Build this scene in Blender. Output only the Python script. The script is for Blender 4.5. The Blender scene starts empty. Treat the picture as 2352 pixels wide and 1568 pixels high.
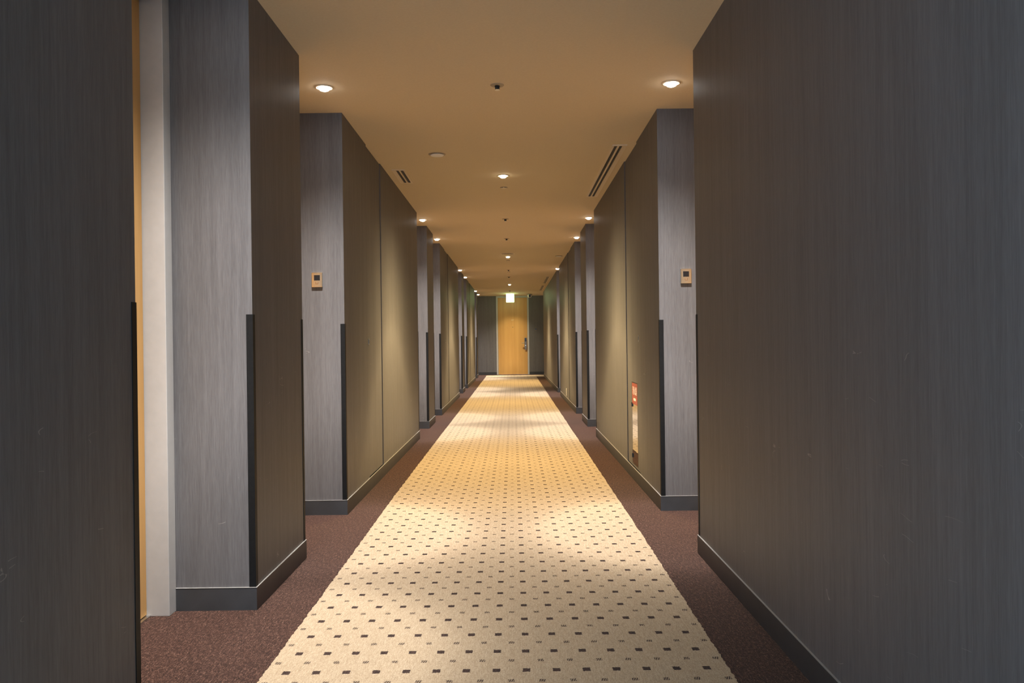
import bpy, bmesh, math, random
from mathutils import Vector, Matrix
random.seed(7)
S = bpy.context.scene
C = S.collection
PI = math.pi

# ------------------------------------------------------------------ plan of the corridor (metres)
CAM_H = 1.03            # lens height
FPX = 1850.0            # focal length in pixels of a 2352 px wide frame
H = 2.413               # ceiling height
XL, XR = -1.010, 0.882  # corridor faces of the two walls
MID = -0.064            # centre line of the corridor
NICHE = 0.308           # niche depth up to the door frames
PER = 6.463             # room module along the corridor
Y_BACK, Y_END = -1.8, 24.71
Y_OPEN = -0.35          # unseen gap in the left wall, shaped to spread daylight over the near walls
BASE_H = 0.087

# ------------------------------------------------------------------ node helpers
def new_mat(name):
    m = bpy.data.materials.new(name); m.use_nodes = True
    nt = m.node_tree; b = nt.nodes['Principled BSDF']
    return m, nt, b
def col(c): return (c[0], c[1], c[2], 1.0)
def simple(name, c, rough=0.5, metal=0.0, spec=0.5, emit=None, strength=0.0, noise=0.0, nscale=40.0):
    m, nt, b = new_mat(name)
    b.inputs['Base Color'].default_value = col(c)
    b.inputs['Roughness'].default_value = rough
    b.inputs['Metallic'].default_value = metal
    b.inputs['Specular IOR Level'].default_value = spec
    if emit:
        b.inputs['Emission Color'].default_value = col(emit)
        b.inputs['Emission Strength'].default_value = strength
    if noise > 0:
        tc = nt.nodes.new('ShaderNodeTexCoord')
        n = nt.nodes.new('ShaderNodeTexNoise'); n.inputs['Scale'].default_value = nscale; n.inputs['Detail'].default_value = 3
        nt.links.new(tc.outputs['Object'], n.inputs['Vector'])
        r = nt.nodes.new('ShaderNodeValToRGB')
        r.color_ramp.elements[0].position = 0.3; r.color_ramp.elements[1].position = 0.7
        r.color_ramp.elements[0].color = col([x*(1-noise) for x in c])
        r.color_ramp.elements[1].color = col([min(1, x*(1+noise)) for x in c])
        nt.links.new(n.outputs['Fac'], r.inputs['Fac']); nt.links.new(r.outputs['Color'], b.inputs['Base Color'])
    return m
class G:
    """small arithmetic helper on a node tree"""
    def __init__(s, nt): s.nt = nt
    def m(s, op, a, b=None, c=None):
        n = s.nt.nodes.new('ShaderNodeMath'); n.operation = op
        for i, v in enumerate((a, b, c)):
            if v is None: continue
            if isinstance(v, (int, float)): n.inputs[i].default_value = v
            else: s.nt.links.new(v, n.inputs[i])
        return n.outputs[0]
    def noise(s, vec, scale, detail=2.0, rough=0.5):
        n = s.nt.nodes.new('ShaderNodeTexNoise'); n.inputs['Scale'].default_value = scale
        n.inputs['Detail'].default_value = detail; n.inputs['Roughness'].default_value = rough
        s.nt.links.new(vec, n.inputs['Vector']); return n.outputs['Fac']
    def mapped(s, vec, sc, rot=(0, 0, 0), loc=(0, 0, 0)):
        n = s.nt.nodes.new('ShaderNodeMapping'); n.inputs['Scale'].default_value = sc
        n.inputs['Rotation'].default_value = rot; n.inputs['Location'].default_value = loc
        s.nt.links.new(vec, n.inputs['Vector']); return n.outputs['Vector']
    def ramp(s, fac, stops):
        n = s.nt.nodes.new('ShaderNodeValToRGB'); cr = n.color_ramp
        while len(cr.elements) < len(stops): cr.elements.new(0.5)
        for e, (p, c) in zip(cr.elements, stops): e.position = p; e.color = col(c) if not isinstance(c, float) else (c, c, c, 1)
        s.nt.links.new(fac, n.inputs['Fac']); return n.outputs['Color']
    def mix(s, fac, a, b, blend='MIX'):
        n = s.nt.nodes.new('ShaderNodeMix'); n.data_type = 'RGBA'; n.blend_type = blend
        if isinstance(fac, (int, float)): n.inputs[0].default_value = fac
        else: s.nt.links.new(fac, n.inputs[0])
        for k, v in ((6, a), (7, b)):
            if isinstance(v, tuple): n.inputs[k].default_value = col(v)
            else: s.nt.links.new(v, n.inputs[k])
        return n.outputs[2]
    def bump(s, h, strength, dist):
        n = s.nt.nodes.new('ShaderNodeBump'); n.inputs['Strength'].default_value = strength
        n.inputs['Distance'].default_value = dist; s.nt.links.new(h, n.inputs['Height']); return n.outputs['Normal']
    def obj(s): return s.nt.nodes.new('ShaderNodeTexCoord').outputs['Object']

# ------------------------------------------------------------------ materials
def wall_material():
    m, nt, b = new_mat('brushed_vinyl_wallpaper'); g = G(nt); p = g.obj()
    fine = g.noise(g.mapped(p, (270, 270, 15)), 1.0, 4, 0.65)
    mid = g.noise(g.mapped(p, (75, 75, 2.0)), 1.0, 3, 0.6)
    wide = g.noise(g.mapped(p, (16, 16, 0.35)), 1.0, 2, 0.5)
    f = g.m('ADD', g.m('MULTIPLY', fine, 0.45), g.m('ADD', g.m('MULTIPLY', mid, 0.35), g.m('MULTIPLY', wide, 0.2)))
    c = g.ramp(f, [(0.32, WALL_DARK), (0.68, WALL_LIGHT)])
    # scuffs: thin curved scratches, most of them below hand height
    sep = nt.nodes.new('ShaderNodeSeparateXYZ'); nt.links.new(p, sep.inputs[0])
    n1 = g.noise(g.mapped(p, (2.4, 2.4, 11.0)), 1.0, 2.0, 0.5)
    line = g.m('LESS_THAN', g.m('ABSOLUTE', g.m('SUBTRACT', n1, 0.5)), 0.0020)
    gate = g.m('GREATER_THAN', g.noise(g.mapped(p, (9.0, 9.0, 11.0), loc=(3, 5, 1)), 1.0, 2), 0.635)
    low = g.m('LESS_THAN', sep.outputs['Z'], 1.0)
    k = g.m('MULTIPLY', g.m('MULTIPLY', line, gate), g.m('MULTIPLY', low, 0.22))
    c = g.mix(k, c, (0.62, 0.58, 0.52))
    nt.links.new(c, b.inputs['Base Color'])
    b.inputs['Roughness'].default_value = 0.5
    b.inputs['Specular IOR Level'].default_value = 0.16
    nt.links.new(g.bump(fine, 0.12, 0.001), b.inputs['Normal'])
    return m
WALL_DARK, WALL_LIGHT = (0.096, 0.090, 0.090), (0.164, 0.156, 0.158)

def brown_carpet_material():
    m, nt, b = new_mat('brown_loop_carpet'); g = G(nt); p = g.obj()
    loop = g.noise(g.mapped(p, (330, 150, 200), rot=(0, 0, 0.72)), 1.0, 2, 0.6)
    rows = g.noise(g.mapped(p, (200, 26, 200), rot=(0, 0, 0.95)), 1.0, 2, 0.6)
    coarse = g.noise(g.mapped(p, (95, 60, 90), rot=(0, 0, 0.4)), 1.0, 2, 0.6)
    patch = g.noise(g.mapped(p, (3, 3, 3)), 1.0, 3)
    f = g.m('ADD', g.m('ADD', g.m('MULTIPLY', loop, 0.5), g.m('MULTIPLY', rows, 0.25)), g.m('MULTIPLY', coarse, 0.25))
    c = g.ramp(f, [(0.38, (0.004, 0.0016, 0.0011)), (0.50, (0.030, 0.0110, 0.0065)), (0.60, (0.110, 0.057, 0.040)), (0.70, (0.24, 0.155, 0.12))])
    c = g.mix(g.m('MULTIPLY', patch, 0.25), c, (0.022, 0.0090, 0.0056))
    nt.links.new(c, b.inputs['Base Color'])
    b.inputs['Roughness'].default_value = 0.9; b.inputs['Specular IOR Level'].default_value = 0.15
    b.inputs['Sheen Weight'].default_value = 0.08; b.inputs['Sheen Roughness'].default_value = 0.5
    b.inputs['Sheen Tint'].default_value = (0.9, 0.75, 0.65, 1)
    nt.links.new(g.bump(f, 0.8, 0.006), b.inputs['Normal'])
    return m

def beige_carpet_material():
    m, nt, b = new_mat('beige_patterned_carpet'); g = G(nt); p = g.obj()
    sep = nt.nodes.new('ShaderNodeSeparateXYZ'); nt.links.new(p, sep.inputs[0])
    X, Y = sep.outputs['X'], sep.outputs['Y']
    A, B = 0.0937, 0.1539
    j1 = g.m('MULTIPLY', g.m('SUBTRACT', g.noise(g.mapped(p, (190, 190, 190)), 1.0, 2), 0.5), 0.008)
    j2 = g.m('MULTIPLY', g.m('SUBTRACT', g.noise(g.mapped(p, (190, 190, 190), loc=(9, 4, 2)), 1.0, 2), 0.5), 0.008)
    def cell(v, origin, period, off):
        q = g.m('ADD', g.m('DIVIDE', g.m('SUBTRACT', v, origin), period), 100.5 + off)
        return g.m('MULTIPLY', g.m('SUBTRACT', g.m('FRACT', q), 0.5), period)
    def dot(off, hx, hy):
        dx = g.m('ABSOLUTE', g.m('ADD', cell(X, MID, A, off), j1)); dy = g.m('ABSOLUTE', g.m('ADD', cell(Y, 2.512, B, off), j2))
        return g.m('MULTIPLY', g.m('LESS_THAN', dx, hx), g.m('LESS_THAN', dy, hy))
    big = dot(0.0, 0.0118, 0.0128)
    small = dot(0.5, 0.0095, 0.0095)
    slant = g.m('SINE', g.m('ADD', g.m('MULTIPLY', X, 900.0), g.m('MULTIPLY', Y, -260.0)))
    small = g.m('MULTIPLY', small, g.m('GREATER_THAN', g.m('ADD', slant, g.m('MULTIPLY', j1, 250.0)), -0.62))
    grain = g.noise(g.mapped(p, (330, 180, 200), rot=(0, 0, -0.5)), 1.0, 2, 0.65)
    rows = g.noise(g.mapped(p, (230, 40, 100)), 1.0, 2, 0.6)
    f = g.m('ADD', g.m('MULTIPLY', grain, 0.6), g.m('MULTIPLY', rows, 0.4))
    c = g.ramp(f, [(0.34, (0.212, 0.154, 0.096)), (0.52, (0.302, 0.231, 0.151)), (0.68, (0.382, 0.305, 0.212))])
    mask = g.m('MINIMUM', g.m('ADD', big, g.m('MULTIPLY', small, 0.9)), 1.0)
    dk = g.ramp(f, [(0.38, (0.010, 0.005, 0.0035)), (0.66, (0.055, 0.030, 0.022))])
    c = g.mix(mask, c, dk)
    nt.links.new(c, b.inputs['Base Color'])
    b.inputs['Roughness'].default_value = 0.95; b.inputs['Specular IOR Level'].default_value = 0.1
    b.inputs['Sheen Weight'].default_value = 0.05; b.inputs['Sheen Roughness'].default_value = 0.6
    nt.links.new(g.bump(f, 0.5, 0.002), b.inputs['Normal'])
    return m

def wood_material():
    m, nt, b = new_mat('honey_veneer'); g = G(nt); p = g.obj()
    fine = g.noise(g.mapped(p, (160, 160, 4)), 1.0, 4, 0.6)
    wide = g.noise(g.mapped(p, (11, 11, 0.25)), 1.0, 2, 0.5)
    f = g.m('ADD', g.m('MULTIPLY', fine, 0.4), g.m('MULTIPLY', wide, 0.6))
    c = g.ramp(f, [(0.3, (0.42, 0.220, 0.062)), (0.7, (0.57, 0.325, 0.105))])
    nt.links.new(c, b.inputs['Base Color'])
    b.inputs['Roughness'].default_value = 0.38; b.inputs['Specular IOR Level'].default_value = 0.4
    return m

def ceiling_material():
    m, nt, b = new_mat('matt_ceiling_paper'); g = G(nt); p = g.obj()
    f = g.noise(g.mapped(p, (90, 90, 90)), 1.0, 3)
    nt.links.new(g.ramp(f, [(0.3, (0.64, 0.53, 0.365)), (0.7, (0.67, 0.56, 0.39))]), b.inputs['Base Color'])
    b.inputs['Roughness'].default_value = 0.85; b.inputs['Specular IOR Level'].default_value = 0.2
    return m

M_WALL = wall_material(); M_BROWN = brown_carpet_material(); M_BEIGE = beige_carpet_material()
M_WOOD = wood_material(); M_CEIL = ceiling_material()
M_BASE = simple('charcoal_vinyl_baseboard', (0.042, 0.042, 0.044), 0.45, noise=0.12, nscale=14)
M_LEDGE = simple('pale_ledge_strip', (0.26, 0.25, 0.235), 0.35)  # thin pale strip along the top edge of the baseboards
M_GUARD = simple('black_corner_vinyl', (0.006, 0.006, 0.006), 0.55, spec=0.2, noise=0.2, nscale=60)
M_FRAME = simple('cream_door_paint', (0.43, 0.415, 0.40), 0.45, noise=0.03, nscale=30)
M_TRIMW = simple('ivory_trim_enamel', (0.74, 0.62, 0.46), 0.4)
M_RINGD = simple('tan_fitting_rim', (0.36, 0.28, 0.18), 0.5)
M_WHITE = simple('white_plastic', (0.80, 0.78, 0.74), 0.4)
M_STEEL = simple('brushed_steel', (0.62, 0.60, 0.57), 0.28, metal=1.0, noise=0.08, nscale=200)
M_NUMBER = simple('pale_gold_numerals', (0.62, 0.50, 0.30), 0.4, metal=0.4)
M_LOCK = simple('grey_lock_steel', (0.36, 0.33, 0.29), 0.35, metal=1.0, noise=0.08, nscale=200)
M_BRASS_DIM = simple('shaded_champagne_plate', (0.16, 0.14, 0.12), 0.35, metal=0.5)  # same plate as the champagne one, darkened for the dim surroundings it reflects
M_BRASS = simple('champagne_mirror_plate', (0.86, 0.74, 0.56), 0.16, metal=1.0)
M_MIRROR = simple('clear_acrylic_cover', (0.62, 0.60, 0.58), 0.025, metal=1.0)
M_BLACK = simple('black_gloss_plastic', (0.012, 0.012, 0.014), 0.2)
M_DARK = simple('dark_metal', (0.04, 0.035, 0.032), 0.4, metal=0.6)
M_SLOT = simple('black_diffuser_blade', (0.018, 0.016, 0.015), 0.5)
M_RED = simple('red_sign_film', (0.36, 0.075, 0.05), 0.35)
M_LETTER = simple('white_sign_print', (0.85, 0.83, 0.80), 0.4)
M_PAD = simple('amber_brown_plate', (0.23, 0.085, 0.018), 0.4)
M_SEAM = simple('dark_panel_reveal', (0.05, 0.042, 0.035), 0.7)
M_LAMP_W = simple('white_lamp_glow', (1, 1, 1), 0.4, emit=(1.0, 0.93, 0.86), strength=40.0)
M_LAMP_Y = simple('warm_lamp_glow', (1, 1, 1), 0.4, emit=(1.0, 0.88, 0.62), strength=40.0)
M_EXIT = simple('lit_sign_face', (0.9, 1, 0.9), 0.4, emit=(0.68, 1.0, 0.46), strength=13.0)
M_ARROW = simple('lit_sign_arrow', (0.3, 0.9, 0.8), 0.4, emit=(0.42, 1.0, 1.0), strength=0.95)

# ------------------------------------------------------------------ mesh helpers
def box(bm, x0, x1, y0, y1, z0, z1, bev=0.0, seg=2):
    vs = [bm.verts.new((x, y, z)) for z in (z0, z1) for x, y in ((x0, y0), (x1, y0), (x1, y1), (x0, y1))]
    F = [(0, 3, 2, 1), (4, 5, 6, 7), (0, 1, 5, 4), (1, 2, 6, 5), (2, 3, 7, 6), (3, 0, 4, 7)]
    fs = [bm.faces.new([vs[i] for i in f]) for f in F]
    if bev > 0:
        es = list({e for f in fs for e in f.edges})
        bmesh.ops.bevel(bm, geom=es, offset=bev, segments=seg, profile=0.5, affect='EDGES')
def prism(bm, pts, z0, z1):
    """vertical prism on a plan polygon given counter-clockwise"""
    n = len(pts)
    lo = [bm.verts.new((x, y, z0)) for x, y in pts]; hi = [bm.verts.new((x, y, z1)) for x, y in pts]
    bm.faces.new(hi); bm.faces.new(lo[::-1])
    for i in range(n):
        j = (i+1) % n
        bm.faces.new((lo[i], lo[j], hi[j], hi[i]))
def lathe(bm, prof, c=(0, 0, 0), seg=32, axis='Z'):
    """revolve a profile of (radius, height) about an axis through c"""
    rings = []
    for r, h in prof:
        ring = []
        if r < 1e-6:
            ring = [None]
            v = (0, 0, h)
            ring[0] = bm.verts.new(_ax(v, axis, c))
        else:
            for k in range(seg):
                a = 2*PI*k/seg
                ring.append(bm.verts.new(_ax((r*math.cos(a), r*math.sin(a), h), axis, c)))
        rings.append(ring)
    for A, B in zip(rings, rings[1:]):
        for k in range(seg):
            l = (k+1) % seg
            if len(A) == 1 and len(B) == 1: continue
            if len(A) == 1: bm.faces.new((A[0], B[l], B[k]))
            elif len(B) == 1: bm.faces.new((A[k], A[l], B[0]))
            else: bm.faces.new((A[k], A[l], B[l], B[k]))
def _ax(v, axis, c):
    x, y, z = v
    if axis == 'Y': x, y, z = x, z, y
    if axis == 'X': x, y, z = z, x, y
    return (x+c[0], y+c[1], z+c[2])
def extrude_profile(bm, pts, frame, depth):
    """a flat outline (2D) pushed through depth; frame maps (u, v, w) to xyz"""
    a = [bm.verts.new(frame(u, v, 0)) for u, v in pts]; b = [bm.verts.new(frame(u, v, depth)) for u, v in pts]
    bm.faces.new(a[::-1]); bm.faces.new(b)
    n = len(pts)
    for i in range(n):
        j = (i+1) % n
        bm.faces.new((a[i], a[j], b[j], b[i]))
def mesh(name, fn, mat, smooth=False):
    bm = bmesh.new(); fn(bm)
    bmesh.ops.recalc_face_normals(bm, faces=bm.faces)
    me = bpy.data.meshes.new(name); bm.to_mesh(me); bm.free()
    me.materials.append(mat)
    if smooth:
        for p in me.polygons: p.use_smooth = True
    return me
def link(name, me, parent=None, loc=(0, 0, 0), rot=(0, 0, 0), scale=(1, 1, 1)):
    o = bpy.data.objects.new(name, me); C.objects.link(o)
    o.location = loc; o.rotation_euler = rot; o.scale = scale
    if parent is not None: o.parent = parent
    return o
def obj(name, fn, mat, parent=None, loc=(0, 0, 0), smooth=False):
    return link(name, mesh(name, fn, mat, smooth), parent, loc)
def tag(o, label, cat, group=None):
    o['label'] = label; o['category'] = cat
    if group: o['group'] = group
    return o
def thing(name, label, cat, loc=(0, 0, 0), rotz=0.0, group=None):
    o = bpy.data.objects.new(name, None); C.objects.link(o); o.empty_display_size = 0.1
    o.location = loc; o.rotation_euler = (0, 0, rotz)
    return tag(o, label, cat, group)
def structure(o):
    o['kind'] = 'structure'; return o

# ------------------------------------------------------------------ shell
# niches on each side, as (start, end) along the corridor
NL = [(2.158, 3.127), (3.868, 4.838)]
for k in (1, 2):
    NL += [(2.138+k*PER, 3.127+k*PER), (3.868+k*PER, 4.838+k*PER)]
NL += [(2.138+3*PER, 3.127+3*PER), (3.868+3*PER, Y_END)]
NR = [(3.868, 4.838), (2.138+PER, 3.127+PER), (3.868+PER, 4.838+PER), (2.138+2*PER, 15.98)]
# shallow reveals that hold the service panels
PL = [(5.62+k*PER, 6.23+k*PER) for k in range(3)]
PR = [(5.64+k*PER, 6.26+k*PER) for k in range(2)]
BACK_D = 0.44           # niche depth behind the doors
Y_TURN = 23.04          # right wall stops here: the corridor turns right
X_SIDE = 4.5

structure(obj('floor', lambda b: box(b, XL-0.75, X_SIDE+0.3, Y_BACK-0.15, Y_END+0.3, -0.12, 0.0), M_BROWN))
structure(obj('ceiling', lambda b: box(b, XL-0.75, X_SIDE+0.3, Y_BACK-0.15, Y_END+0.3, H, H+0.12), M_CEIL))

def wall_outline(x0, sgn, niches, panels, y0, y1):
    ev = [(a, b, BACK_D) for a, b in niches] + [(a, b, 0.022) for a, b in panels]
    ev.sort(); pts = [(x0, y0)]
    for a, b, d in ev:
        pts += [(x0, a), (x0+sgn*d, a), (x0+sgn*d, b), (x0, b)]
    if pts[-1][1] < y1-1e-6: pts.append((x0, y1))
    else: pts.pop()
    pts += [(x0+sgn*0.62, y1), (x0+sgn*0.62, y0)]
    return pts if sgn > 0 else pts
structure(obj('wall_left', lambda b: prism(b, wall_outline(XL, -1, NL, PL, Y_OPEN, Y_END), 0, H), M_WALL))
structure(obj('wall_right', lambda b: prism(b, wall_outline(XR, 1, NR, PR, Y_BACK, Y_TURN), 0, H), M_WALL))
structure(obj('wall_end', lambda b: prism(b, [(XL-0.62, Y_END), (-0.5, Y_END), (-0.5, Y_END+0.1), (0.5, Y_END+0.1), (0.5, Y_END), (X_SIDE+0.2, Y_END), (X_SIDE+0.2, Y_END+0.25), (XL-0.62, Y_END+0.25)], 0, H), M_WALL))
structure(obj('wall_side', lambda b: box(b, X_SIDE, X_SIDE+0.2, Y_TURN-0.2, Y_END, 0, H), M_WALL))
structure(obj('wall_turn', lambda b: box(b, XR+0.62, X_SIDE, Y_TURN-0.2, Y_TURN, 0, H), M_WALL))

# baseboards: a strip of thickness t along a plan polyline; n = side the strip grows to (+1 left of travel)
def strip(bm, pts, t, z0, z1, side):
    P = [Vector(p) for p in pts]; off = []
    for i, p in enumerate(P):
        ds = []
        if i > 0: ds.append((P[i]-P[i-1]).normalized())
        if i < len(P)-1: ds.append((P[i+1]-P[i]).normalized())
        ns = [Vector((-d.y, d.x))*side for d in ds]
        if len(ns) == 2:
            k = ns[0]+ns[1]; off.append(p + k*(t/(1+ns[0].dot(ns[1]))))
        else: off.append(p + ns[0]*t)
    for i in range(len(P)-1):
        q = [P[i], P[i+1], off[i+1], off[i]]
        lo = [bm.verts.new((v.x, v.y, z0)) for v in q]; hi = [bm.verts.new((v.x, v.y, z1)) for v in q]
        bm.faces.new(lo[::-1]); bm.faces.new(hi)
        for a in range(4):
            b2 = (a+1) % 4; bm.faces.new((lo[a], lo[b2], hi[b2], hi[a]))
def runs(x0, sgn, niches, y0, y1):
    out = []; y = y0; first = True
    xi = x0+sgn*NICHE
    for a, b in sorted(niches):
        r = ([(x0, y)] if first else [(xi, y), (x0, y)]) + [(x0, a), (xi, a)]
        out.append(r); y = b; first = False
    if y < y1-1e-6: out.append([(xi, y), (x0, y), (x0, y1)] if not first else [(x0, y), (x0, y1)])
    return out
RL = runs(XL, -1, NL, Y_OPEN, Y_END); RR = runs(XR, 1, NR, Y_BACK, Y_TURN)
RR[-1] = RR[-1] + [(X_SIDE, Y_TURN)]
END_RUNS = [[(XL-BACK_D, Y_END), (-0.5, Y_END)], [(0.5, Y_END), (X_SIDE, Y_END)]]
def board(name, rs, side):
    o = structure(obj(name, lambda b: [strip(b, r, 0.006, 0, BASE_H, side) for r in rs], M_BASE))
    l = obj('top_line', lambda b: [strip(b, r, 0.0068, BASE_H, BASE_H+0.0016, side) for r in rs], M_LEDGE, o)
    return o
board('baseboard_left', RL, -1); board('baseboard_right', RR, 1); board('baseboard_end', END_RUNS, -1)

# ------------------------------------------------------------------ carpet runner (beige, turns right at the end)
def runner(bm):
    L = [(Y_BACK+0.02, -0.79), (2.0, -0.788), (3.3, -0.79), (5.4, -0.806), (8.5, -0.807), (14.0, -0.80), (24.12, -0.795)]
    R = [(Y_BACK+0.02, 0.66), (2.4, 0.659), (3.1, 0.662), (4.0, 0.666), (9.0, 0.665), (16.0, 0.663), (23.02, 0.662)]
    def dense(E):
        out = []
        for (y0, x0), (y1, x1) in zip(E, E[1:]):
            step = 0.012 if y1 < 6 and y0 >= 1.9 else (0.05 if y1 < 15 and y0 > 0 else 0.3)
            n = max(1, int((y1-y0)/step))
            for k in range(n):
                t = k/n; out.append((x0+(x1-x0)*t+random.uniform(-0.0028, 0.0028), y0+(y1-y0)*t))
        out.append((E[-1][1], E[-1][0])); return out
    l = dense(L); r = dense(R)
    prism(bm, r + [(0.662, 24.12)] + l[::-1], 0.0, 0.004)
tag(obj('carpet_runner', runner, M_BEIGE), 'beige carpet runner with rows of dark dots, laid along the brown corridor floor', 'carpet')

tag(obj('carpet_runner', lambda b: box(b, 0.6625, X_SIDE-0.01, Y_TURN+0.02, 24.12, 0.0, 0.004), M_BEIGE), 'short beige carpet strip turning right in front of the end wall', 'carpet')

# ------------------------------------------------------------------ doors
def door_leaf_and_frame(d, w, hh, fw, depth, leaf_set):
    """door in its own frame of reference: opening along x, facing -y, base at z 0, outer frame face at y 0"""
    def fr(b):
        box(b, -w/2-fw, -w/2, 0, depth, 0, hh+fw, 0.002); box(b, w/2, w/2+fw, 0, depth, 0, hh+fw, 0.002)
        box(b, -w/2, w/2, 0, depth, hh, hh+fw, 0.002)
    obj('door_frame', fr, M_FRAME, d)
    obj('door_leaf', lambda b: box(b, -w/2+0.003, w/2-0.003, leaf_set, min(leaf_set+0.04, depth-0.002), 0.008, hh-0.003, 0.0015), M_WOOD, d)
    obj('threshold', lambda b: box(b, -w/2, w/2, leaf_set-0.014, min(leaf_set+0.04, depth-0.002), 0.0, 0.005), M_STEEL, d)
def door_root(n, loc, rz):
    o = bpy.data.objects.new('door_%d' % n, None); C.objects.link(o); o.location = loc; o.rotation_euler = (0, 0, rz)
    return structure(o)

def lock_parts(d, x, z, y, flip=1):
    """card lock: black reader, steel body, lever"""
    lk = obj('card_lock', lambda b: extrude_profile(b, [(-0.034, 0.10), (-0.026, 0.108), (0.026, 0.108), (0.034, 0.10), (0.034, -0.20), (0.022, -0.262), (-0.016, -0.262), (-0.034, -0.18)], lambda u, v, w: (x+u*flip, y-w, z+v), 0.024), M_LOCK, d)
    obj('card_reader', lambda b: box(b, x-0.025, x+0.025, y-0.031, y-0.022, z-0.005, z+0.094, 0.004), M_BLACK, lk)
    def lev(b):
        lathe(b, [(0, 0.0), (0.016, 0.0), (0.016, 0.045), (0, 0.045)], (x, y-0.065, z-0.06), 20, 'Y')
        box(b, min(x, x-0.115*flip), max(x, x-0.115*flip), y-0.072, y-0.052, z-0.068, z-0.046, 0.006)
    obj('lever_handle', lev, M_LOCK, lk)
    obj('key_cylinder', lambda b: lathe(b, [(0, -0.004), (0.011, -0.004), (0.012, 0.0)], (x, y-0.024, z-0.125), 20, 'Y'), M_BRASS, lk)

def text_mesh(name, body, size, ext, mat):
    cu = bpy.data.curves.new(name, 'FONT'); cu.body = body; cu.size = size; cu.extrude = ext; cu.align_x = 'CENTER'; cu.align_y = 'CENTER'
    o = bpy.data.objects.new(name, cu); C.objects.link(o)
    bpy.context.view_layer.update()
    dg = bpy.context.evaluated_depsgraph_get()
    me = bpy.data.meshes.new_from_object(o.evaluated_get(dg)); me.name = name
    me.materials.clear(); me.materials.append(mat)
    for p in me.polygons: p.material_index = 0
    bpy.data.objects.remove(o); return me

# the door that closes the view
d1 = door_root(1, (0.0, Y_END-0.004, 0), 0)
door_leaf_and_frame(d1, 0.904, 2.362, 0.048, 0.09, 0.026)
lock_parts(d1, 0.392, 1.03-0.012, 0.026)
obj('peephole', lambda b: lathe(b, [(0, -0.005), (0.011, -0.005), (0.014, -0.002), (0.015, 0.0)], (0.0, 0.026, 1.455), 24, 'Y'), M_BRASS, d1, smooth=True)
link('room_number', text_mesh('room_number', '507', 0.058, 0.002, M_NUMBER), d1, (0.0, 0.023, 1.672), (PI/2, 0, 0))

# room doors at the back of the niches
n = 2
for side, niches, x0, sgn in (('left', NL, XL, -1), ('right', NR, XR, 1)):
    for a, b in niches:
        if b-a > 1.2 or b-a < 0.9:      # odd end pieces
            w0 = 0.88
        else: w0 = b-a-0.004
        mid = (a+b)/2
        dd = door_root(n, (x0+sgn*NICHE, mid, 0), -sgn*PI/2); n += 1
        door_leaf_and_frame(dd, w0-0.126, H-0.063-0.004, 0.063, BACK_D-NICHE-0.003, 0.085)
        lock_parts(dd, -sgn*-0.36 if sgn > 0 else -0.36, 1.018, 0.085, 1 if sgn > 0 else -1)

# ------------------------------------------------------------------ black corner guards
GT, GW, G_TOP = 0.0022, 0.024, 1.146
def guard_mesh(sx, sy):
    """L-shaped strip on an outer corner at the origin; the wall lies towards +x*sx and +y*sy of the corner"""
    def f(b):
        pts = [(-GT, -GT), (GW, -GT), (GW, 0), (0, 0), (0, GW), (-GT, GW)]
        pts = [(p[0]*sx, p[1]*sy) for p in pts]
        if sx*sy < 0: pts = pts[::-1]
        prism(b, pts, BASE_H+0.0016, G_TOP)
    return mesh('corner_guard', f, M_GUARD)
GM = {(sx, sy): guard_mesh(sx, sy) for sx in (1, -1) for sy in (1, -1)}
ORD = ['first', 'second', 'third', 'fourth', 'fifth', 'sixth', 'seventh', 'eighth', 'ninth', 'tenth', 'eleventh', 'twelfth', 'thirteenth', 'fourteenth', 'fifteenth']
LAB_L = ['tall black corner guard beside the open sliver of honey-wood door',
 'wide black corner guard on the near pier, between pale wallpaper and brown wallpaper',
 'thin black corner guard on the far edge of the nearest left pier',
 'black corner guard below the left doorbell plate',
 'thin black corner guard at the far end of the long left wall with the keyhole',
 'black corner guard on the front edge of the second left pier',
 'thin black corner guard on the far edge of the second left pier',
 'black corner guard where the second long left wall begins',
 'hair-thin black corner guard where the second long left wall ends',
 'black corner guard on the front edge of the third left pier',
 'hair-thin black corner guard on the far edge of the third left pier',
 'black corner guard where the third long left wall begins',
 'hair-thin black corner guard where the third long left wall ends',
 'black corner guard on the front edge of the last left pier, by the end wall',
 'hair-thin black corner guard on the far edge of the last left pier']
LAB_R = ['thin black corner guard at the far edge of the near right wall',
 'black corner guard below the right doorbell plate',
 'thin black corner guard at the far end of the right wall with red sign',
 'black corner guard on the front edge of the right pier',
 'thin black corner guard on the far edge of the right pier',
 'black corner guard where the second long right wall begins',
 'hair-thin black corner guard where the second long right wall ends',
 'black corner guard where the last right wall begins']
def guards(x0, sgn, niches, labs, last):
    i = 0
    for a, b in niches:
        for y, sy in ((a, -1), (b, 1)):
            if y > last: continue
            o = link('corner_guard', GM[(sgn, sy)], None, (x0, y, 0))
            tag(o, labs[i], 'corner guard', 'black corner guards on the wall edges'); i += 1
guards(XL, -1, NL, LAB_L, 24.0); guards(XR, 1, NR, LAB_R, 24.0)

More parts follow.
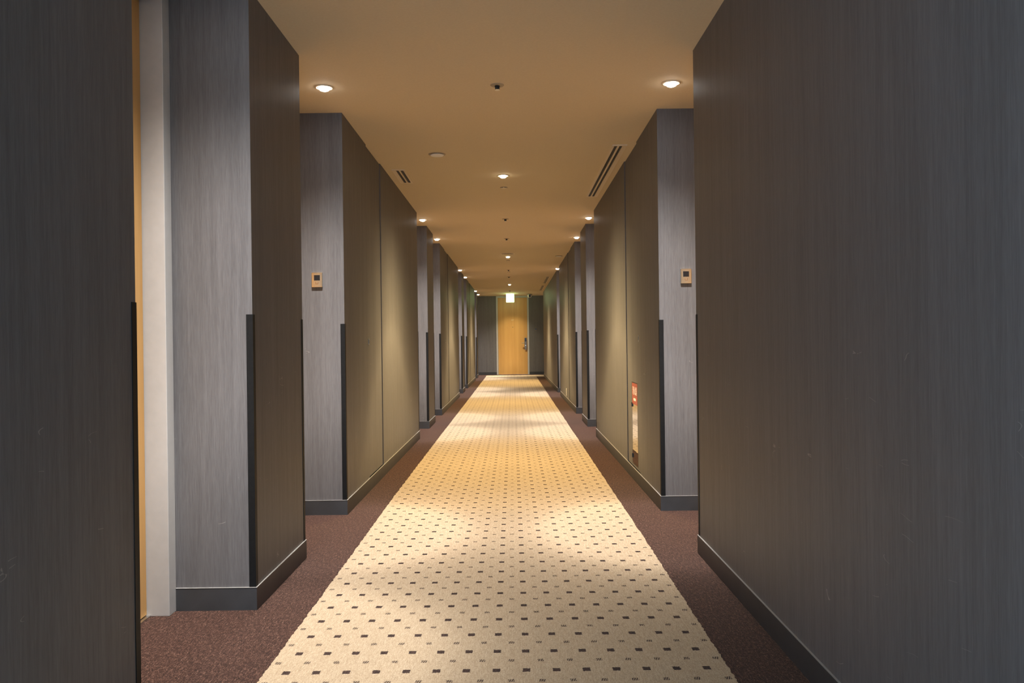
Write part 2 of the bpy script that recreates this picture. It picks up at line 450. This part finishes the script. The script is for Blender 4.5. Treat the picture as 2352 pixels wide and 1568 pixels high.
# ------------------------------------------------------------------ service panels in the long walls
def service_panel(label, x0, sgn, a, b, window=False):
    t = thing('service_panel', label, 'access panel', (x0, (a+b)/2, 0), -sgn*PI/2, 'full-height service panels in the long walls')
    w = b-a; z0 = BASE_H+0.003; top = H-0.003; y = 0.0065; yb = 0.0215
    if not window:
        obj('panel_door', lambda bm: box(bm, -w/2+0.0025, w/2-0.0025, y, yb, z0, top, 0.0008, 1), M_WALL, t)
    else:
        # opening for the extinguisher window
        u0, u1, v0, v1 = window
        def f(bm):
            box(bm, -w/2+0.0025, u0, y, yb, z0, top); box(bm, u1, w/2-0.0025, y, yb, z0, top)
            box(bm, u0, u1, y, yb, z0, v0); box(bm, u0, u1, y, yb, v1, top)
        pd = obj('panel_door', f, M_WALL, t)
    # local x runs: sgn=+1 (right wall) rotz=-90: local +x -> world -y ; sgn=-1: local +x -> world +y
    kx = (5.665-(a+b)/2 + (a-(5.62 if sgn < 0 else 5.64)))*(-sgn)
    ky = obj('keyhole_latch', lambda bm: extrude_profile(bm, [(math.cos(q)*0.012, (0.014 if math.sin(q) > 0 else -0.014)+math.sin(q)*0.012) for q in [i*PI/10 for i in range(20)]], lambda u, v, ww: (kx+u, y-ww, 1.036+v), 0.005), M_STEEL, t)
    obj('key_slot', lambda bm: box(bm, kx-0.002, kx+0.002, y-0.006, y-0.004, 1.026, 1.05), M_BLACK, ky)
    return t
service_panel('tall flush wall panel with keyhole, nearest on the left long wall', XL, -1, *PL[0])
service_panel('tall flush wall panel with keyhole, second along the left side', XL, -1, *PL[1])
service_panel('tall flush wall panel, farthest one along the left side', XL, -1, *PL[2])
ewp = service_panel('tall wall panel holding the red sign and extinguisher window on the right', XR, 1, *PR[0], window=(5.95-6.04, 5.95-5.77, 0.107, 0.715))
service_panel('tall wall panel with keyhole, second along the right side past the white outlet', XR, 1, *PR[1])

# extinguisher window let into the right panel door (local x 0 of the window sits at corridor y 5.905)
ex0 = 5.95-5.905
def ewframe(b):
    u, v0, v1, f = 0.135, 0.107, 0.715, 0.006
    box(b, ex0-u, ex0+u, 0.0058, 0.0215, v0, v0+f); box(b, ex0-u, ex0+u, 0.0058, 0.0215, v1-f, v1)
    box(b, ex0-u, ex0-u+f, 0.0058, 0.0215, v0+f, v1-f); box(b, ex0+u-f, ex0+u, 0.0058, 0.0215, v0+f, v1-f)
obj('window_frame', ewframe, M_DARK, ewp)
obj('cover_pane', lambda b: box(b, ex0-0.129, ex0+0.129, 0.0064, 0.014, 0.113, 0.552), M_MIRROR, ewp)['label'] = 'shiny clear extinguisher cover reflecting the carpet'
sg = obj('sign_plate', lambda b: box(b, ex0-0.129, ex0+0.129, 0.0062, 0.014, 0.553, 0.709), M_RED, ewp)
sg['label'] = 'red sign with white lettering'
link('sign_lettering', text_mesh('sign_lettering', '\u6d88\u706b\u5668', 0.066, 0.0004, M_LETTER), sg, (ex0, 0.0060, 0.648), (PI/2, 0, 0))
obj('sign_mark', lambda b: box(b, ex0-0.055, ex0+0.055, 0.0056, 0.0064, 0.580, 0.598), M_LETTER, sg)
for zz in (0.545, 0.165):
    def clip(b, zz=zz):
        box(b, ex0-0.129, ex0-0.117, -0.001, 0.010, zz-0.016, zz+0.016, 0.002)
    obj('cover_clip', clip, M_DARK, ewp)

# ------------------------------------------------------------------ doorbell plates beside the doors
def doorbell(label, x, y, z, plate):
    t = thing('doorbell_plate', label, 'doorbell', (x, y, z))
    p = obj('face_plate', lambda b: box(b, -0.032, 0.032, -0.011, -0.0005, -0.044, 0.044, 0.002), plate, t)
    obj('display_window', lambda b: box(b, -0.0175, 0.0175, -0.0125, -0.0105, -0.004, 0.0285, 0.0006, 1), M_BLACK, t)
    def ring(b):
        o = 0.0075; i = 0.0052
        box(b, -o, -i, -0.0122, -0.0105, -0.026, -0.012); box(b, i, o, -0.0122, -0.0105, -0.026, -0.012); box(b, -i, i, -0.0122, -0.0105, -0.026, -0.0238)
    obj('bell_button', ring, M_PAD, t)
    return t
doorbell('metal doorbell plate with black window on the left niche wall', -1.169, 4.838, 1.411, M_BRASS)
doorbell('metal doorbell plate with black window on the right niche wall', 1.043, 4.838, 1.406, M_BRASS)
doorbell('small doorbell plate on the end wall, right of the honey-wood door', 0.706, Y_END, 1.375, M_BRASS_DIM)

# white outlet low on the second right wall
ol = thing('wall_outlet', 'white wall outlet low on the second right wall', 'outlet', (XR, 13.30, 0.176), -PI/2)
obj('face_plate', lambda b: box(b, -0.036, 0.036, -0.010, -0.0003, -0.06, 0.06, 0.003), M_WHITE, ol)
obj('socket', lambda b: [box(b, -0.014, 0.014, -0.0112, -0.0095, z-0.014, z+0.014, 0.001, 1) for z in (-0.024, 0.024)], M_TRIMW, ol)

# ------------------------------------------------------------------ ceiling fittings
ME_RING = mesh('trim_ring', lambda b: lathe(b, [(0.036, 0.0), (0.038, -0.004), (0.045, -0.0055), (0.050, -0.002), (0.050, 0.0)], seg=40), M_TRIMW, True)
ME_CUP = mesh('reflector', lambda b: lathe(b, [(0.036, -0.0002), (0.036, -0.004), (0.033, -0.004), (0.033, -0.0002)], seg=40), M_STEEL, True)
def lens(b): lathe(b, [(0.0335, -0.001), (0.030, -0.0025), (0.0285, -0.010), (0.0235, -0.016), (0.014, -0.020), (0, -0.0215)], seg=32)  # bulges below the ceiling to imitate the glare around a recessed lamp
ME_LENS_W = mesh('lamp_lens', lens, M_LAMP_W, True); ME_LENS_Y = mesh('lamp_lens', lens, M_LAMP_Y, True)
# beam shapes of the two lamp types, as candela against angle from straight down
def beam(name, cap, c0, c1, spill, p):
    ang = [0, 5, 10, 13, 16, 20, 24, 28, 32, 36, 40, 43, 46, 49, 52, 56, 60, 65, 70, 75, 80, 85, 90]
    def cd(a):
        q = max(a, cap); v = 1.0/math.sin(math.radians(q))**p
        t = min(1, max(0, (a-c0)/(c1-c0))); t = t*t*(3-2*t)
        return v*(1-t) + spill*t*max(0.0, math.cos(math.radians(a)))
    t = bpy.data.texts.new(name)
    t.write('IESNA:LM-63-1995\nTILT=NONE\n1 1000 1.0 %d 1 1 2 0 0 0\n1.0 1.0 1.0\n' % len(ang))
    t.write(' '.join(str(a) for a in ang)+'\n0\n'+' '.join('%.4f' % (100*cd(a)) for a in ang)+'\n')
    return t
BEAM = {'door': beam('door_lamp_beam', 16.5, 37, 50, 0.35, 3.0), 'side': beam('niche_lamp_beam', 16.5, 27, 55, 0.35, 3.0), 'mid': beam('centre_lamp_beam', 36.5, 45, 76, 0.15, 5.2)}
W_SIDE, W_MID = 1.95, 5.9
def downlight(label, x, y, kind, group, power=1.0, tone=None):
    t = thing('ceiling_downlight', label, 'downlight', (x, y, H), 0, group)
    link('trim_ring', ME_RING, t); link('reflector', ME_CUP, t)
    link('lamp_lens', ME_LENS_W if kind == 'side' else ME_LENS_Y, t)
    ld = bpy.data.lights.new('downlight_bulb', 'POINT')
    ld.shadow_soft_size = 0.03; ld.use_nodes = True
    ln = ld.node_tree; em = ln.nodes['Emission']; ie = ln.nodes.new('ShaderNodeTexIES'); ie.mode = 'INTERNAL'; ie.ies = BEAM[kind]
    ln.links.new(ie.outputs['Fac'], em.inputs['Strength'])
    ld.energy = (W_MID if kind == 'mid' else W_SIDE)*power; ld.color = (1.0, 0.965, 0.935) if kind == 'side' else (1.0, 0.75, 0.38)
    if tone: ld.color = tone
    lo = bpy.data.objects.new('downlight_bulb', ld); C.objects.link(lo); lo.parent = t; lo.location = (0, 0, -0.03)
    return t
gs = 'white downlights over the door niches'; gc = 'warm downlights on the centre line of the ceiling'
downlight('white downlight over the near left niche with the open sliver of door', XL, 2.643, 'side', gs, 0.95)
LAB = ['large white downlight over the left niche with the doorbell plate', 'white downlight before the second left pier', 'white downlight behind the second left pier',
       'white downlight before the third left pier', 'white downlight behind the third left pier', 'white downlight before the last left pier', 'white downlight in the left corner by the end wall']
for lb, y in zip(LAB, (4.353, 9.096, 10.816, 15.559, 17.279, 22.02, 23.74)): downlight(lb, XL+0.008, y, 'side', gs)
LAB = ['large white downlight over the right niche with the doorbell plate', 'white downlight before the right pier', 'white downlight behind the right pier', 'white downlight over the last right niche']
for lb, y in zip(LAB, (4.353, 9.096, 10.816, 15.50)): downlight(lb, XR-0.008, y, 'side', gs)
for lb, y in zip(('warm downlight on the centre line, between the two long walls', 'second warm downlight on the centre line', 'third warm downlight on the centre line, just above the exit sign'), (6.73, 13.20, 19.68)):
    downlight(lb, MID, y, 'mid', gc)
downlight('warm downlight behind the exit sign, in front of the end door', 0.0, 24.12, 'door', gc, 0.9, (1.0, 0.88, 0.6))
downlight('downlight in the turning that leads off to the right', 2.6, 23.6, 'side', gs)

# sprinklers
def sprinkler(label, y, x=MID-0.003):
    t = thing('sprinkler_head', label, 'sprinkler', (x, y, H), 0, 'sprinkler heads along the centre of the ceiling')
    obj_l(t, 'escutcheon', ME_ESC); obj_l(t, 'sprinkler_body', ME_SB); obj_l(t, 'deflector', ME_DEF)
def obj_l(t, nm, me): return link(nm, me, t)
ME_ESC = mesh('escutcheon', lambda b: lathe(b, [(0, -0.0045), (0.022, -0.0045), (0.034, -0.004), (0.0375, -0.001), (0.0375, 0)], seg=36), M_RINGD, True)
def sb(b):
    lathe(b, [(0.014, -0.004), (0.014, -0.011), (0.010, -0.013), (0.009, -0.019), (0, -0.019)], seg=20)
    for s in (-1, 1): box(b, s*0.0105-0.0015, s*0.0105+0.0015, -0.003, 0.003, -0.026, -0.010)
    lathe(b, [(0, -0.019), (0.005, -0.019), (0.005, -0.025), (0, -0.025)], seg=10)
ME_SB = mesh('sprinkler_body', sb, M_DARK)
ME_DEF = mesh('deflector', lambda b: lathe(b, [(0, -0.025), (0.013, -0.025), (0.014, -0.0262), (0.012, -0.0275), (0, -0.0275)], seg=24), M_STEEL)
for lb, y in zip(('nearest sprinkler head, between the two large white downlights', 'sprinkler head level with the front of the second piers', 'sprinkler head level with the back of the second piers', 'sprinkler head past the second warm downlight', 'sprinkler head before the third warm downlight', 'farthest sprinkler head, right above the exit sign'), (4.352, 9.13, 10.88, 15.68, 17.35, 22.15)):
    sprinkler(lb, y)

# smoke detectors (flat round plates)
def detector(label, x, y, r=0.0635, nm='smoke_detector'):
    k = r/0.0635
    t = thing(nm, label, 'smoke detector', (x, y, H), 0, 'round smoke detectors')
    obj('base_ring', lambda b: lathe(b, [(0.050*k, 0), (0.050*k, -0.004), (0.060*k, -0.005), (0.0635*k, -0.002), (0.0635*k, 0)], seg=40), M_RINGD, t, smooth=True)
    obj('sensor_cap', lambda b: lathe(b, [(0.050*k, -0.001), (0.051*k, -0.008), (0.046*k, -0.012), (0, -0.013)], seg=40), M_WHITE, t, smooth=False)
    def gap(b):
        for a in (-PI/2,):
            pts = [(0.0515*k*math.cos(a+q), 0.0515*k*math.sin(a+q)) for q in [i*0.13-1.3 for i in range(21)]]
            for (x0, y0), (x1, y1) in zip(pts, pts[1:]):
                vs = [b.verts.new((x0, y0, -0.0035)), b.verts.new((x1, y1, -0.0035)), b.verts.new((x1, y1, -0.007)), b.verts.new((x0, y0, -0.007))]
                b.faces.new(vs)
    obj('sensor_gap', gap, M_DARK, t)
detector('round white smoke detector near the short air vent, nearest on the ceiling', -0.541, 5.936)
detector('round smoke detector farther down, by the right wall', 0.772, 13.2)

# small round fittings with a dark slot, and a flat speaker
def small_fitting(label, y):
    t = thing('ceiling_fitting', label, 'ceiling fitting', (MID, y, H), 0, 'small round ceiling fittings')
    obj('base_ring', lambda b: lathe(b, [(0.024, 0), (0.026, -0.003), (0.033, -0.004), (0.035, -0.001), (0.035, 0)], seg=32), M_RINGD, t, smooth=True)
    obj('dome', lambda b: lathe(b, [(0.025, -0.001), (0.024, -0.007), (0.016, -0.0105), (0, -0.012)], seg=28), M_TRIMW, t, smooth=True)
    obj('slot_opening', lambda b: [box(b, s*0.0145-0.010, s*0.0145+0.010, -0.0252, -0.020, -0.0065, -0.0030) for s in (-1, 1)], M_DARK, t)
small_fitting('small round ceiling fitting right behind the first warm downlight', 7.25)
small_fitting('small round ceiling fitting right behind the second warm downlight', 13.85)
small_fitting('small round ceiling fitting beside the fourth sprinkler head', 16.10)
sp = thing('ceiling_disc', 'flat round ceiling plate in front of the second warm downlight', 'ceiling fitting', (-0.07, 12.75, H))
obj('rim', lambda b: lathe(b, [(0.100, 0), (0.102, -0.004), (0.112, -0.005), (0.116, 0)], seg=40), M_TRIMW, sp, smooth=True)
obj('plate_centre', lambda b: lathe(b, [(0.101, -0.002), (0.05, -0.0035), (0, -0.004)], seg=40), simple('speaker_mesh', (0.33, 0.26, 0.18), 0.7, noise=0.3, nscale=900), sp)

# slot air diffusers
def diffuser(label, x0, x1, y0, y1, flip, joints=0):
    t = thing('slot_diffuser', label, 'air vent', ((x0+x1)/2, (y0+y1)/2, H), 0, 'linear slot air vents in the ceiling')
    w, l = x1-x0, y1-y0
    s = [(0.15, 0.37), (0.50, 0.70)]
    if flip: s = [(1-b, 1-a) for a, b in s][::-1]
    cuts = [0] + [v for ab in s for v in ab] + [1]
    e = 0.022
    def fr(b):
        for i in range(0, 6, 2): box(b, -w/2+cuts[i]*w, -w/2+cuts[i+1]*w, -l/2, l/2, -0.0055, 0.0)
        for a, c in s:
            for q in (-1, 1): box(b, -w/2+a*w, -w/2+c*w, min(q*l/2, q*(l/2-e)), max(q*l/2, q*(l/2-e)), -0.0055, 0.0)
    obj('vent_frame', fr, M_TRIMW, t)
    for a, c in s:
        sl = obj('air_slot', lambda b: box(b, -w/2+a*w, -w/2+c*w, -l/2+e, l/2-e, -0.0012, -0.0002), M_SLOT, t)
        m = (a+c)/2
        def bl(b):
            n = 1+joints; L = (l-2*e)/n
            for k in range(n):
                ya = -l/2+e+k*L+0.006
                box(b, -w/2+(m-0.028)*w, -w/2+(m+0.028)*w, ya, ya+L-0.012, -0.0048, -0.0012)
        obj('blade', bl, M_DARK, sl)
diffuser('long slot air vent beside the right wall, nearest and largest', 0.725, 0.83, 5.715, 7.765, False, 1)
diffuser('short slot air vent beside the left wall', -0.954, -0.847, 6.445, 6.985, True)
diffuser('slot air vent beside the far right wall, nearer of the far two', 0.742, 0.826, 17.38, 19.40, False)
diffuser('slot air vent beside the far right wall, next to the security camera', 0.742, 0.826, 20.2, 22.2, False)

# hanging exit sign
ex = thing('exit_sign', 'glowing white exit sign with a pale arrow, hanging before the end door', 'exit sign', (-0.062, 23.55, H))
obj('sign_case', lambda b: box(b, -0.118, 0.118, -0.028, 0.028, -0.255, -0.004, 0.004), M_WHITE, ex)
obj('lit_panel', lambda b: box(b, -0.113, 0.113, -0.031, -0.026, -0.250, -0.009, 0.002), M_EXIT, ex)
obj('lit_panel', lambda b: box(b, -0.113, 0.113, 0.026, 0.031, -0.250, -0.009, 0.002), M_EXIT, ex)
arr = [(-0.072, -0.006), (0.032, -0.006), (0.0, -0.044), (0.016, -0.050), (0.064, 0.0), (0.016, 0.050), (0.0, 0.044), (0.032, 0.006), (-0.072, 0.006)]
obj('arrow', lambda b: extrude_profile(b, arr, lambda u, v, w: (u, -0.0315-w, -0.128+v), 0.002), M_ARROW, ex)
obj('hanger', lambda b: box(b, -0.02, 0.02, -0.012, 0.012, -0.006, 0.0), M_WHITE, ex)

# security camera under the ceiling
cm = thing('security_camera', 'black and white security camera under the ceiling, right of the end door', 'security camera', (0.515, 23.9, H))
obj('mount_plate', lambda b: lathe(b, [(0, -0.006), (0.085, -0.006), (0.09, -0.003), (0.09, 0)], seg=32), M_DARK, cm)
obj('camera_housing', lambda b: lathe(b, [(0, -0.098), (0.03, -0.098), (0.052, -0.085), (0.060, -0.06), (0.062, -0.006), (0, -0.006)], seg=32), M_WHITE, cm, smooth=True)
obj('lens_window', lambda b: box(b, -0.03, 0.03, -0.066, -0.03, -0.092, -0.028, 0.008), M_BLACK, cm)

# ------------------------------------------------------------------ bluish daylight through unseen openings added behind the camera
w = bpy.data.worlds.new('rear_daylight'); S.world = w; w.use_nodes = True
bg = w.node_tree.nodes['Background']; bg.inputs['Color'].default_value = (0.48, 0.73, 1.0, 1); bg.inputs['Strength'].default_value = 6.2

# ------------------------------------------------------------------ camera
cd = bpy.data.cameras.new('camera'); cam = bpy.data.objects.new('camera', cd); C.objects.link(cam)
cd.sensor_fit = 'HORIZONTAL'; cd.sensor_width = 36.0; cd.lens = 36.0*FPX/2352
cd.shift_x = -1.9/2352; cd.shift_y = -1.15/2352
cd.clip_start = 0.02; cd.clip_end = 100
cam.matrix_world = Matrix.Translation((0, 0, CAM_H)) @ Matrix.Rotation(PI/2, 4, 'X') @ Matrix.Rotation(math.radians(-0.72), 4, 'Z')
S.camera = cam

# ------------------------------------------------------------------ colour management and sampling limits
vs = S.view_settings
S.display_settings.display_device = 'sRGB'
vs.view_transform = 'Standard'; vs.look = 'None'; vs.exposure = 0.0; vs.gamma = 1.0; vs.use_curve_mapping = False
S.cycles.max_bounces = 10; S.cycles.diffuse_bounces = 7; S.cycles.glossy_bounces = 4
S.cycles.sample_clamp_indirect = 6.0
S.cycles.use_denoising = True
